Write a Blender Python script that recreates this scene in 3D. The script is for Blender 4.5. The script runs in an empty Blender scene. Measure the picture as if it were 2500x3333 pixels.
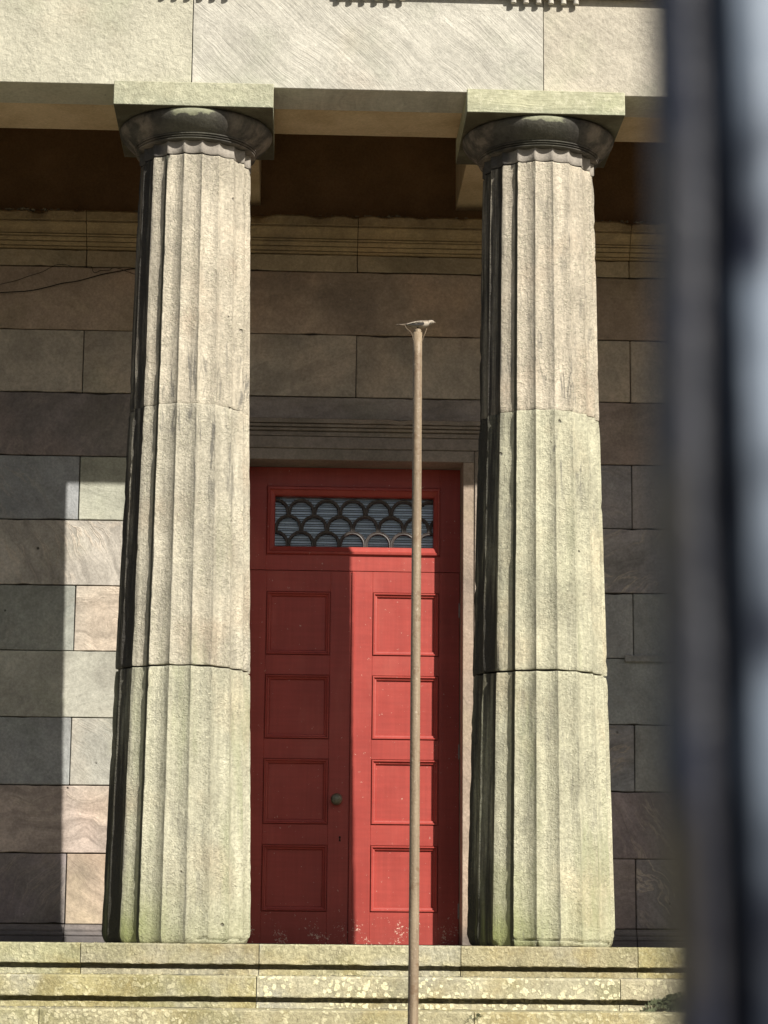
import bpy, bmesh, math, random
from mathutils import Vector, Matrix, noise as mnoise
R = math.radians
sc = bpy.context.scene
col = sc.collection
random.seed(7)

# ------------------------------------------------------------------ camera, sky, sun, exposure
F = Vector((0.0393168, 0.9823451, 0.1828998)).normalized()
RT = Vector((0.9990936, -0.0416356, 0.0088535)).normalized()
UP = RT.cross(F).normalized()
cd = bpy.data.cameras.new('camera')
cam = bpy.data.objects.new('camera', cd)
col.objects.link(cam)
cam.matrix_world = Matrix(((RT.x, UP.x, -F.x, 0.0), (RT.y, UP.y, -F.y, -16.8), (RT.z, UP.z, -F.z, 0.0), (0, 0, 0, 1)))
cd.sensor_fit = 'HORIZONTAL'
cd.sensor_width = 36
cd.lens = 36 * 7550 / 2500
cd.clip_start = 0.02
cd.clip_end = 2000
cd.dof.use_dof = True
cd.dof.focus_distance = 14.6
cd.dof.aperture_fstop = 20
sc.camera = cam

SUN_EL, SUN_AZ = 35.0, 34.4       # azimuth measured to the right of the facade's normal
w = bpy.data.worlds.new('World')
sc.world = w
w.use_nodes = True
wt = w.node_tree
bg = wt.nodes['Background']
sky = wt.nodes.new('ShaderNodeTexSky')
sky.sky_type = 'NISHITA'
sky.sun_disc = False
sky.sun_elevation = R(SUN_EL)
sky.sun_rotation = R(180 - SUN_AZ)
sky.dust_density = 2.0
wt.links.new(sky.outputs[0], bg.inputs[0])
bg.inputs[1].default_value = 0.05
sd = bpy.data.lights.new('sun', 'SUN')
sd.energy = 5.0
sd.angle = R(0.53)
sd.color = (1.0, 0.95, 0.86)
sun = bpy.data.objects.new('sun', sd)
col.objects.link(sun)
a, e = R(SUN_AZ), R(SUN_EL)
to_sun = Vector((math.sin(a) * math.cos(e), -math.cos(a) * math.cos(e), math.sin(e)))
sun.rotation_euler = to_sun.to_track_quat('Z', 'Y').to_euler()
sun.location = (6, -12, 12)
sc.view_settings.view_transform = 'Standard'
sc.view_settings.look = 'None'
sc.view_settings.exposure = 0.5
sc.view_settings.gamma = 1
sc.view_settings.use_curve_mapping = False

# ------------------------------------------------------------------ node helpers
class NT:
    def __init__(s, name):
        s.m = bpy.data.materials.new(name)
        s.m.use_nodes = True
        s.t = s.m.node_tree
        s.b = s.t.nodes['Principled BSDF']
        s.b.inputs['Specular IOR Level'].default_value = 0.25
    def n(s, ty): return s.t.nodes.new(ty)
    def put(s, sock, v):
        if isinstance(v, bpy.types.NodeSocket): s.t.links.new(v, sock)
        elif isinstance(v, (tuple, list)) and len(v) == 3 and sock.type == 'RGBA': sock.default_value = (*v, 1)
        else: sock.default_value = v
    def pos(s): return s.n('ShaderNodeNewGeometry').outputs['Position']
    def obj(s): return s.n('ShaderNodeTexCoord').outputs['Object']
    def info(s):
        return s.n('ShaderNodeObjectInfo')
    def sep(s, v):
        k = s.n('ShaderNodeSeparateXYZ'); s.put(k.inputs[0], v); return k.outputs
    def comb(s, x, y, z):
        k = s.n('ShaderNodeCombineXYZ')
        for i, v in enumerate((x, y, z)): s.put(k.inputs[i], v)
        return k.outputs[0]
    def ma(s, op, a_, b_=0.0, clamp=False):
        k = s.n('ShaderNodeMath'); k.operation = op; k.use_clamp = clamp
        s.put(k.inputs[0], a_); s.put(k.inputs[1], b_); return k.outputs[0]
    def vm(s, op, a_, b_):
        k = s.n('ShaderNodeVectorMath'); k.operation = op
        s.put(k.inputs[0], a_)
        s.put(k.inputs['Scale'] if op == 'SCALE' else k.inputs[1], b_)
        return k.outputs['Value'] if op in ('DOT_PRODUCT', 'LENGTH') else k.outputs[0]
    def mp(s, v, scale=(1, 1, 1), rot=(0, 0, 0), loc=(0, 0, 0)):
        k = s.n('ShaderNodeMapping'); s.put(k.inputs[0], v)
        k.inputs['Scale'].default_value = scale; k.inputs['Rotation'].default_value = rot; k.inputs['Location'].default_value = loc
        return k.outputs[0]
    def noise(s, v, scale, detail=4, rough=0.55, dist=0.0, color=False):
        k = s.n('ShaderNodeTexNoise'); s.put(k.inputs['Vector'], v)
        k.inputs['Scale'].default_value = scale; k.inputs['Detail'].default_value = detail
        k.inputs['Roughness'].default_value = rough; k.inputs['Distortion'].default_value = dist
        return k.outputs[1 if color else 0]
    def vor(s, v, scale, out='Distance', feature='F1'):
        k = s.n('ShaderNodeTexVoronoi'); k.feature = feature; s.put(k.inputs['Vector'], v)
        k.inputs['Scale'].default_value = scale; return k.outputs[out]
    def step(s, v, a_, b_, to0=0.0, to1=1.0, smooth=True):
        k = s.n('ShaderNodeMapRange'); k.interpolation_type = 'SMOOTHSTEP' if smooth else 'LINEAR'
        s.put(k.inputs[0], v); s.put(k.inputs[1], a_); s.put(k.inputs[2], b_); s.put(k.inputs[3], to0); s.put(k.inputs[4], to1)
        return k.outputs[0]
    def mix(s, f, a_, b_, mode='MIX'):
        k = s.n('ShaderNodeMix'); k.data_type = 'RGBA'; k.blend_type = mode
        s.put(k.inputs[0], f); s.put(k.inputs[6], a_); s.put(k.inputs[7], b_); return k.outputs[2]
    def mul(s, c, v):                                   # colour * scalar
        return s.vm('SCALE', c, v)
    def bump(s, h, dist, strength=1.0, prev=None):
        k = s.n('ShaderNodeBump'); k.inputs['Strength'].default_value = strength; k.inputs['Distance'].default_value = dist
        s.put(k.inputs['Height'], h)
        if prev is not None: s.put(k.inputs['Normal'], prev)
        return k.outputs[0]
    def done(s, c, rough=0.9, normal=None, spec=None, metal=None):
        s.put(s.b.inputs['Base Color'], c); s.put(s.b.inputs['Roughness'], rough)
        if normal is not None: s.put(s.b.inputs['Normal'], normal)
        if spec is not None: s.b.inputs['Specular IOR Level'].default_value = spec
        if metal is not None: s.b.inputs['Metallic'].default_value = metal
        return s.m
def frac(k, v, m): return k.ma('FRACT', k.ma('MULTIPLY', v, m))

# ------------------------------------------------------------------ materials
def ashlar():
    """wall blocks: the object's colour is the block's own stone, its alpha the strength of the bedding veins"""
    k = NT('ashlar_sandstone'); oi = k.info(); rnd = oi.outputs['Random']; base = oi.outputs['Color']; al = oi.outputs['Alpha']
    p = k.vm('ADD', k.pos(), k.comb(k.ma('MULTIPLY', rnd, 41.0), k.ma('MULTIPLY', rnd, 17.0), k.ma('MULTIPLY', rnd, 67.0)))
    vr = k.n('ShaderNodeVectorRotate'); vr.rotation_type = 'Y_AXIS'; k.put(vr.inputs['Vector'], p)
    k.put(vr.inputs['Angle'], k.ma('MULTIPLY', k.ma('SUBTRACT', frac(k, rnd, 13.7), 0.5), 2.4))
    pr = vr.outputs[0]
    wv = k.noise(p, 1.7, 3, 0.5, 0.4, True)
    warped = k.vm('ADD', pr, k.vm('SCALE', k.vm('SUBTRACT', wv, (0.5, 0.5, 0.5)), 0.55))
    bed = k.noise(k.mp(warped, (1.3, 1.0, 13.0)), 1.0, 6, 0.6)
    vein = k.step(k.ma('ABSOLUTE', k.ma('SUBTRACT', k.noise(k.mp(warped, (1.0, 1.0, 7.0)), 1.3, 5, 0.62, 0.5), 0.5)), 0.0, 0.035, 1.0, 0.0)
    vein = k.ma('MULTIPLY', vein, k.step(k.noise(p, 2.3, 3), 0.42, 0.62))
    mott = k.noise(p, 2.2, 5, 0.6)
    grain = k.noise(p, 55.0, 5, 0.7)
    c = k.mul(base, k.step(mott, 0.28, 0.72, 0.80, 1.16))
    bs = k.ma('ADD', 0.25, k.ma('MULTIPLY', al, 0.9))
    c = k.mul(c, k.ma('ADD', 1.0, k.ma('MULTIPLY', k.step(bed, 0.3, 0.7, -0.2, 0.2), bs)))
    c = k.mix(k.ma('MULTIPLY', k.step(k.noise(p, 1.1, 3), 0.5, 0.68), 0.4), c, k.mix(1.0, c, (1.02, 0.87, 0.78), 'MULTIPLY'))
    c = k.mix(k.ma('MULTIPLY', k.step(k.noise(p, 1.5, 3, 0.5, 0.3), 0.53, 0.7), 0.5), c, k.mix(1.0, c, (0.90, 0.95, 0.84), 'MULTIPLY'))
    c = k.mix(k.ma('MULTIPLY', vein, k.ma('MULTIPLY', al, 0.72)), c, (0.55, 0.47, 0.38))
    soot = k.step(k.noise(p, 0.9, 5, 0.6), 0.52, 0.72)
    c = k.mix(k.ma('MULTIPLY', soot, 0.42), c, (0.12, 0.105, 0.095))
    c = k.mul(c, k.step(grain, 0.25, 0.75, 0.82, 1.17))
    c = k.mul(c, k.step(k.noise(p, 18.0, 4, 0.65), 0.3, 0.7, 0.92, 1.08))
    pit = k.step(k.vor(p, 5.5), 0.035, 0.07, 1.0, 0.0)
    pit = k.ma('MULTIPLY', pit, k.step(k.noise(p, 4.0, 1), 0.58, 0.62))
    c = k.mix(k.ma('MULTIPLY', pit, 0.85), c, (0.03, 0.026, 0.022))
    fl = k.step(k.vor(k.vm('ADD', p, (3.3, 1.1, 7.7)), 7.0), 0.03, 0.06, 1.0, 0.0)
    fl = k.ma('MULTIPLY', fl, k.step(k.noise(k.vm('ADD', p, (9., 2., 4.)), 3.0, 1), 0.56, 0.6))
    c = k.mix(k.ma('MULTIPLY', fl, 0.5), c, (0.6, 0.56, 0.5))
    # damp dirt splashed just above the floor
    z = k.sep(k.pos())[2]
    damp = k.ma('MULTIPLY', k.step(k.ma('ADD', z, k.ma('MULTIPLY', k.noise(p, 6, 4), 0.16)), 0.08, 0.27, 1.0, 0.0), 0.7)
    c = k.mix(damp, c, (0.085, 0.08, 0.085))
    h = k.ma('ADD', k.ma('MULTIPLY', bed, 1.0), k.ma('MULTIPLY', grain, 0.25))
    h = k.ma('ADD', h, k.ma('MULTIPLY', vein, k.ma('MULTIPLY', al, 0.3)))
    h = k.ma('SUBTRACT', h, k.ma('MULTIPLY', pit, 0.8))
    return k.done(c, 0.92, k.bump(h, 0.012, 0.8))

def shaft():
    """column drums: object colour tints the drum"""
    k = NT('weathered_column_stone'); oi = k.info(); rnd = oi.outputs['Random']; base = oi.outputs['Color']
    o = k.obj(); w_ = k.pos()
    p = k.vm('ADD', w_, k.comb(k.ma('MULTIPLY', rnd, 23.0), k.ma('MULTIPLY', rnd, 51.0), k.ma('MULTIPLY', rnd, 9.0)))
    mott = k.noise(p, 3.0, 6, 0.62)
    grain = k.noise(p, 42.0, 6, 0.75)
    speck = k.noise(k.vm('ADD', p, (5., 3., 1.)), 75.0, 3, 0.6)
    vert = k.noise(k.mp(p, (28, 28, 1.6)), 1.0, 5, 0.65)
    c = k.mul(base, k.step(mott, 0.25, 0.75, 0.8, 1.16))
    c = k.mul(c, k.step(vert, 0.3, 0.7, 0.86, 1.12))
    c = k.mix(k.ma('MULTIPLY', k.step(k.noise(p, 1.6, 4), 0.5, 0.7), 0.55), c, k.mix(1.0, c, (1.0, 0.87, 0.8), 'MULTIPLY'))
    # pale lichen crust, densest to the right
    x, y, z = k.sep(o)[0], k.sep(o)[1], k.sep(w_)[2]
    li = k.ma('MULTIPLY', k.step(speck, 0.53, 0.63), k.step(k.noise(p, 3.5, 4), 0.36, 0.62))
    c = k.mix(k.ma('MULTIPLY', li, 0.55), c, (0.66, 0.63, 0.47))
    c = k.mul(c, k.step(grain, 0.28, 0.72, 0.74, 1.2))
    # green algae near the floor and in the hollows
    alg = k.step(k.ma('ADD', z, k.ma('MULTIPLY', k.noise(p, 4, 5), 0.7)), 0.25, 0.95, 1.0, 0.0)
    left = k.step(x, -0.4, 0.1, 1.0, 0.25)
    c = k.mix(k.ma('MULTIPLY', k.ma('MULTIPLY', alg, left), 0.9), c, (0.235, 0.27, 0.08))
    alg2 = k.ma('MULTIPLY', k.step(k.noise(k.mp(p, (5, 5, 0.9)), 1.0, 5, 0.6), 0.5, 0.72), k.step(z, 0.4, 4.2, 0.5, 0.05))
    c = k.mix(alg2, c, (0.28, 0.31, 0.17))
    # grey weather streaks that start at a joint and run down
    st = k.ma('MULTIPLY', k.step(k.noise(k.mp(p, (16, 16, 2.4)), 1.0, 5, 0.7, 0.6), 0.535, 0.62), k.step(k.noise(p, 1.2, 2), 0.42, 0.56))
    zw = k.ma('MAXIMUM', k.ma('MULTIPLY', k.step(z, 3.36, 3.40), k.step(z, 3.5, 4.3, 1.0, 0.25)), k.ma('MULTIPLY', k.step(z, 2.3, 3.3, 0.25, 1.0), k.step(z, 3.3, 3.36, 1.0, 0.0)))
    zw = k.ma('MAXIMUM', zw, 0.42)
    c = k.mix(k.ma('MULTIPLY', k.ma('MULTIPLY', st, zw), 0.75), c, (0.15, 0.145, 0.13))
    # black crust on the sheltered left side, broken by run-off streaks
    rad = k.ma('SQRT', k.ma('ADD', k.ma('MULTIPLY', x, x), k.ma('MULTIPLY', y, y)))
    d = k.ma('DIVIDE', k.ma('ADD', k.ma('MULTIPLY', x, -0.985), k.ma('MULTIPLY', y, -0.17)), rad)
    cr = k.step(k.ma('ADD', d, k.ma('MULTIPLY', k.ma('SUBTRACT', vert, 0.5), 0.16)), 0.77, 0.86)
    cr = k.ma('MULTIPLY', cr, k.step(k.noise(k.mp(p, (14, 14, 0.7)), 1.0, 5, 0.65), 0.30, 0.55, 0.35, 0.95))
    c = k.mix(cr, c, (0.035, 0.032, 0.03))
    # flute shade painted in as dark bands, together with black algae film
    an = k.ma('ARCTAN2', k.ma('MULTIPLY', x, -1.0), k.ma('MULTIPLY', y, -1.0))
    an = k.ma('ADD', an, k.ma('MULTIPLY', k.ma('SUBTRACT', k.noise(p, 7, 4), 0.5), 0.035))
    def shade_film(lo, hi): return k.ma('MULTIPLY', k.step(an, R(lo - 0.6), R(lo + 0.6)), k.step(an, R(hi - 1.2), R(hi + 0.8), 1.0, 0.0))
    c = k.mix(k.ma('MULTIPLY', shade_film(27, 31.5), 0.9), c, (0.05, 0.052, 0.038))
    c = k.mix(k.ma('MULTIPLY', k.ma('MAXIMUM', shade_film(8.6, 11.0), shade_film(-9.4, -7.4)), k.step(vert, 0.42, 0.6, 0.1, 0.6)), c, (0.14, 0.135, 0.11))
    pit = k.ma('MULTIPLY', k.step(k.vor(p, 7.0), 0.05, 0.11, 1.0, 0.0), k.step(k.noise(p, 5.0, 1), 0.60, 0.64))
    c = k.mix(k.ma('MULTIPLY', pit, 0.6), c, (0.10, 0.09, 0.08))
    h = k.ma('ADD', k.ma('MULTIPLY', grain, 0.8), k.ma('MULTIPLY', vert, 0.5))
    h = k.ma('ADD', h, k.ma('MULTIPLY', li, 0.25))
    h = k.ma('SUBTRACT', h, k.ma('MULTIPLY', pit, 1.0))
    return k.done(c, 0.93, k.bump(h, 0.02, 1.0))

def capital_stone():
    k = NT('sooty_capital_stone'); o = k.obj(); w_ = k.pos(); rnd = k.info().outputs['Random']
    p = k.vm('ADD', w_, k.comb(k.ma('MULTIPLY', rnd, 3.0), k.ma('MULTIPLY', rnd, 2.0), 0.0))
    x, y, z = k.sep(o)
    mott = k.noise(p, 5.0, 5, 0.6)
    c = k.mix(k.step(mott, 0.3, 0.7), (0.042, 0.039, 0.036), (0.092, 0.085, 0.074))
    br = k.ma('MULTIPLY', k.step(k.noise(p, 4.2, 4, 0.6, 0.3), 0.44, 0.66), k.step(k.ma('ABSOLUTE', x), 0.18, 0.34))
    c = k.mix(k.ma('MULTIPLY', br, 0.8), c, (0.27, 0.225, 0.185))
    # pale green lichen on the top of the front
    jag = k.ma('MULTIPLY', k.ma('SUBTRACT', k.noise(p, 14, 4, 0.6), 0.5), 0.10)
    li = k.ma('MULTIPLY', k.step(k.ma('ADD', z, jag), -0.046, -0.034), k.step(k.ma('ADD', k.ma('ABSOLUTE', k.ma('ADD', x, 0.01)), jag), 0.11, 0.15, 1.0, 0.0))
    li = k.ma('MULTIPLY', li, k.step(y, -0.3, -0.4))
    c = k.mix(k.ma('MULTIPLY', li, 0.9), c, (0.36, 0.37, 0.25))
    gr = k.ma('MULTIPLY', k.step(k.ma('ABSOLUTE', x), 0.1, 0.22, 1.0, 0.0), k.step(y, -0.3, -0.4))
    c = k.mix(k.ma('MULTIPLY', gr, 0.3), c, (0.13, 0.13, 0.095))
    g = k.noise(p, 50, 5, 0.7)
    c = k.mul(c, k.step(g, 0.25, 0.75, 0.82, 1.2))
    return k.done(c, 0.85, k.bump(k.ma('ADD', g, k.ma('MULTIPLY', mott, 1.5)), 0.006, 0.6))

def neck_stone():
    k = NT('pinkish_neck_stone'); o = k.obj(); p = k.pos(); x, y, z = k.sep(o)
    c = k.mix(k.step(k.noise(p, 6, 4), 0.35, 0.65), (0.235, 0.212, 0.182), (0.315, 0.285, 0.245))
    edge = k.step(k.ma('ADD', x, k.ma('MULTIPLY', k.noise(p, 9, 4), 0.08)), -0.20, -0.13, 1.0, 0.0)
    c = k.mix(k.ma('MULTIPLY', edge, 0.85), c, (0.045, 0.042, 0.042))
    g = k.noise(p, 60, 5, 0.7)
    c = k.mul(c, k.step(g, 0.25, 0.75, 0.85, 1.15))
    return k.done(c, 0.9, k.bump(g, 0.005, 0.6))

def tooled(name, green=0.0):
    """architrave and abacus: object colour is the stone, alpha the strength of the diagonal tooling"""
    k = NT(name); oi = k.info(); rnd = oi.outputs['Random']; base = oi.outputs['Color']; al = oi.outputs['Alpha']; w_ = k.pos()
    p = k.vm('ADD', w_, k.comb(k.ma('MULTIPLY', rnd, 31.0), 0.0, k.ma('MULTIPLY', rnd, 19.0)))
    wv = k.vm('SCALE', k.vm('SUBTRACT', k.noise(p, 2.5, 3, 0.5, 0, True), (0.5, 0.5, 0.5)), 0.10)
    q = k.vm('ADD', p, wv)
    vr = k.n('ShaderNodeVectorRotate'); vr.rotation_type = 'Y_AXIS'; k.put(vr.inputs['Vector'], q)
    k.put(vr.inputs['Angle'], R(-43 if not green else 0))
    tool = k.noise(k.mp(vr.outputs[0], (1.4, 1.0, 26.0)), 1.0, 5, 0.7)
    tool2 = k.noise(k.mp(vr.outputs[0], (2.2, 1.0, 85.0)), 1.0, 3, 0.6)
    mott = k.noise(p, 2.4, 6, 0.65)
    grain = k.noise(p, 34.0, 6, 0.72)
    crumb = k.noise(p, 19.0, 6, 0.72, 0.1)
    al = k.ma('MULTIPLY', al, k.step(k.noise(k.mp(p, (1.0, 1.0, 1.6)), 1.6, 3), 0.32, 0.62, 0.3, 1.0))
    c = k.mul(base, k.step(mott, 0.25, 0.75, 0.84, 1.12))
    c = k.mul(c, k.step(k.ma('ADD', k.ma('MULTIPLY', k.ma('SUBTRACT', tool, 0.5), al), 0.5), 0.2, 0.8, 0.76, 1.16))
    c = k.mix(k.ma('MULTIPLY', k.step(k.noise(p, 1.9, 5), 0.5, 0.72), 0.55), c, k.mix(1.0, c, (0.80, 0.85, 0.78), 'MULTIPLY'))
    c = k.mix(k.ma('MULTIPLY', k.step(k.noise(k.vm('ADD', p, (7., 7., 7.)), 1.3, 4), 0.52, 0.7), 0.4), c, k.mix(1.0, c, (1.0, 0.9, 0.84), 'MULTIPLY'))
    c = k.mul(c, k.step(grain, 0.28, 0.72, 0.86, 1.12))
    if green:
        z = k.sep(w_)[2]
        low = k.step(k.ma('ADD', z, k.ma('MULTIPLY', k.noise(p, 8, 5), 0.14)), 5.33, 5.42, 1.0, 0.0)
        c = k.mix(k.ma('MULTIPLY', low, 0.5), c, (0.25, 0.27, 0.20))
        c = k.mix(k.ma('MULTIPLY', k.step(crumb, 0.5, 0.62), 0.45), c, (0.60, 0.585, 0.43))
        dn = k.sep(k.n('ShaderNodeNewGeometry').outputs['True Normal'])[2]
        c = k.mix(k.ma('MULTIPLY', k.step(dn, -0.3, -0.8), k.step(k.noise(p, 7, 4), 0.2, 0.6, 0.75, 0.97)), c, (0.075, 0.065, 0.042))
    pit = k.ma('MULTIPLY', k.step(k.vor(p, 6.0), 0.04, 0.08, 1.0, 0.0), k.step(k.noise(p, 4.0, 1), 0.58, 0.62))
    c = k.mix(k.ma('MULTIPLY', pit, 0.7), c, (0.09, 0.085, 0.075))
    inv = k.ma('SUBTRACT', 1.0, al)
    h = k.ma('ADD', k.ma('MULTIPLY', k.ma('ADD', tool, k.ma('MULTIPLY', tool2, 0.5)), al), k.ma('MULTIPLY', crumb, k.ma('MULTIPLY', inv, 1.9)))
    h = k.ma('ADD', h, k.ma('MULTIPLY', grain, 0.35))
    h = k.ma('SUBTRACT', h, pit)
    return k.done(c, 0.93, k.bump(h, 0.013, 0.8))

def step_stone():
    k = NT('lichened_step_stone'); oi = k.info(); rnd = oi.outputs['Random']; base = oi.outputs['Color']; al = oi.outputs['Alpha']
    p = k.vm('ADD', k.pos(), k.comb(k.ma('MULTIPLY', rnd, 31.0), k.ma('MULTIPLY', rnd, 7.0), k.ma('MULTIPLY', rnd, 19.0)))
    mott = k.noise(p, 4.0, 6, 0.62)
    c = k.mul(base, k.step(mott, 0.25, 0.75, 0.72, 1.25))
    c = k.mix(k.ma('MULTIPLY', k.step(k.noise(p, 3.0, 4), 0.48, 0.68), 0.5), c, (0.33, 0.255, 0.10))
    c = k.mix(k.ma('MULTIPLY', k.step(k.noise(k.vm('ADD', p, (3., 8., 2.)), 2.2, 4), 0.5, 0.68), 0.6), c, (0.235, 0.225, 0.115))
    c = k.mix(k.ma('MULTIPLY', k.step(k.noise(k.vm('ADD', p, (13., 4., 6.)), 1.5, 4), 0.5, 0.64), 0.6), c, (0.40, 0.39, 0.33))
    # round cream lichen rosettes
    wob = k.vm('ADD', p, k.vm('SCALE', k.vm('SUBTRACT', k.noise(p, 30, 3, 0.5, 0, True), (0.5, 0.5, 0.5)), 0.035))
    ro = k.step(k.vor(wob, 30.0), 0.36, 0.46, 1.0, 0.0)
    ro = k.ma('MULTIPLY', ro, k.step(k.ma('ADD', k.noise(p, 5.0, 3), k.ma('MULTIPLY', al, 0.14)), 0.47, 0.60))
    c = k.mix(k.ma('MULTIPLY', ro, al), c, (0.74, 0.69, 0.46))
    sp = k.step(k.noise(p, 70, 4, 0.7), 0.54, 0.64)
    c = k.mix(k.ma('MULTIPLY', sp, 0.4), c, (0.62, 0.58, 0.38))
    g = k.noise(p, 45, 6, 0.75)
    c = k.mul(c, k.step(g, 0.28, 0.72, 0.72, 1.22))
    return k.done(c, 0.95, k.bump(k.ma('ADD', g, k.ma('MULTIPLY', ro, 0.2)), 0.014, 0.9))

def red_paint():
    k = NT('faded_red_door_paint'); rnd = k.info().outputs['Random']
    p = k.vm('ADD', k.pos(), k.comb(rnd, 0.0, rnd)); z = k.sep(k.pos())[2]
    c = k.mix(k.step(k.noise(p, 2.5, 4), 0.3, 0.7), (0.315, 0.045, 0.035), (0.37, 0.058, 0.045))
    c = k.mul(c, k.step(k.noise(k.mp(p, (3, 3, 40)), 1, 4), 0.3, 0.7, 0.94, 1.05))
    c = k.mul(c, k.step(k.noise(k.mp(p, (38, 38, 0.9)), 1, 5, 0.65), 0.3, 0.7, 0.93, 1.06))
    c = k.mix(k.ma('MULTIPLY', k.step(k.noise(k.mp(p, (5, 5, 2.0)), 1, 4), 0.5, 0.72), 0.35), c, (0.42, 0.095, 0.072))
    low = k.step(k.ma('ADD', z, k.ma('MULTIPLY', k.noise(p, 6, 4), 0.16)), 0.02, 0.5, 1.0, 0.0)
    cl = k.step(k.noise(p, 7, 3), 0.4, 0.62)
    fl = k.step(k.ma('ADD', k.noise(p, 70, 4, 0.65, 0.6), k.ma('MULTIPLY', k.ma('MULTIPLY', low, cl), 0.185)), 0.715, 0.745)
    fl2 = k.ma('MULTIPLY', k.step(k.noise(k.vm('ADD', p, (4., 2., 8.)), 40, 4, 0.65), 0.695, 0.71), 0.8)
    c = k.mix(k.ma('MULTIPLY', low, 0.35), c, (0.24, 0.045, 0.036))
    c = k.mix(k.ma('MAXIMUM', fl, fl2), c, (0.62, 0.45, 0.36))
    return k.done(c, k.ma('ADD', 0.36, k.ma('MULTIPLY', k.noise(p, 8, 3), 0.16)), k.bump(k.noise(p, 30, 4), 0.0012, 0.6), spec=0.4)

def plain(name, a_, b_, scale=8, rough=0.8, spec=0.3, metal=0.0, bump=0.003, fine=60):
    k = NT(name); p = k.pos()
    c = k.mix(k.step(k.noise(p, scale, 5, 0.6), 0.3, 0.7), a_, b_)
    g = k.noise(p, fine, 5, 0.7)
    c = k.mul(c, k.step(g, 0.25, 0.75, 0.85, 1.15))
    return k.done(c, rough, k.bump(g, bump, 0.7), spec, metal)

def iron_paint():
    k = NT('navy_black_railing_paint'); p = k.pos(); x, y, z = k.sep(k.obj())
    c = k.mix(k.step(k.noise(p, 30, 4, 0.6), 0.42, 0.60), (0.004, 0.007, 0.022), (0.010, 0.014, 0.028))
    big = k.noise(k.mp(p, (55, 55, 38)), 1, 3)
    left = k.step(x, -0.0084, -0.0056, 1.0, 0.12)
    dc = k.mix(k.step(z, 1.55, 1.63), (0.066, 0.050, 0.020), (0.056, 0.050, 0.042))
    c = k.mix(k.ma('MULTIPLY', left, k.step(big, 0.38, 0.64, 0.05, 1.0)), c, dc)
    roll_glint = k.ma('MULTIPLY', k.step(x, -0.0022, -0.0006), k.step(k.noise(k.mp(p, (45, 45, 34)), 1, 2), 0.42, 0.58, 0.0, 1.0))  # blue-grey highlight painted into the right roll's colour, broken up by noise
    roll_glint = k.ma('MULTIPLY', roll_glint, k.step(z, 1.548, 1.575, 0.15, 1.0))
    c = k.mix(roll_glint, c, (0.19, 0.23, 0.29))
    return k.done(c, k.step(k.noise(p, 30, 3), 0.3, 0.7, 0.38, 0.55), k.bump(k.noise(p, 250, 4), 0.0008, 0.7), 0.5)

def pole_paint():
    k = NT('weathered_pole_metal'); p = k.pos()
    c = k.mix(k.step(k.noise(k.mp(p, (40, 40, 3.5)), 1, 5, 0.65), 0.35, 0.65), (0.205, 0.152, 0.10), (0.29, 0.225, 0.15))
    c = k.mix(k.ma('MULTIPLY', k.step(k.noise(p, 26, 5, 0.7), 0.52, 0.66), 0.6), c, (0.15, 0.09, 0.048))
    c = k.mix(k.ma('MULTIPLY', k.step(k.noise(p, 60, 3, 0.6), 0.6, 0.7), 0.5), c, (0.44, 0.37, 0.28))
    return k.done(c, 0.5, k.bump(k.noise(p, 90, 4), 0.003, 0.7), 0.35)

def glass_mat():
    k = NT('window_glass'); t = k.t
    out = t.nodes['Material Output']
    tr = k.n('ShaderNodeBsdfTransparent'); tr.inputs[0].default_value = (0.93, 0.96, 0.98, 1)
    gl = k.n('ShaderNodeBsdfGlossy'); gl.inputs['Roughness'].default_value = 0.02
    k.put(gl.inputs['Normal'], k.bump(k.noise(k.pos(), 3.0, 2), 0.003, 0.5))
    fr = k.n('ShaderNodeFresnel'); fr.inputs[0].default_value = 1.5
    mx = k.n('ShaderNodeMixShader')
    t.links.new(fr.outputs[0], mx.inputs[0]); t.links.new(tr.outputs[0], mx.inputs[1]); t.links.new(gl.outputs[0], mx.inputs[2])
    t.links.new(mx.outputs[0], out.inputs[0]); t.nodes.remove(k.b)
    return k.m

def ground_mat():
    k = NT('pale_gravel_ground'); p = k.pos()
    c = k.mix(k.step(k.noise(p, 0.35, 5), 0.3, 0.7), (0.085, 0.078, 0.060), (0.125, 0.115, 0.09))
    c = k.mul(c, k.step(k.noise(p, 28, 4, 0.7), 0.3, 0.7, 0.75, 1.2))
    return k.done(c, 0.95, k.bump(k.vor(p, 45), 0.01, 0.8))

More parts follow.
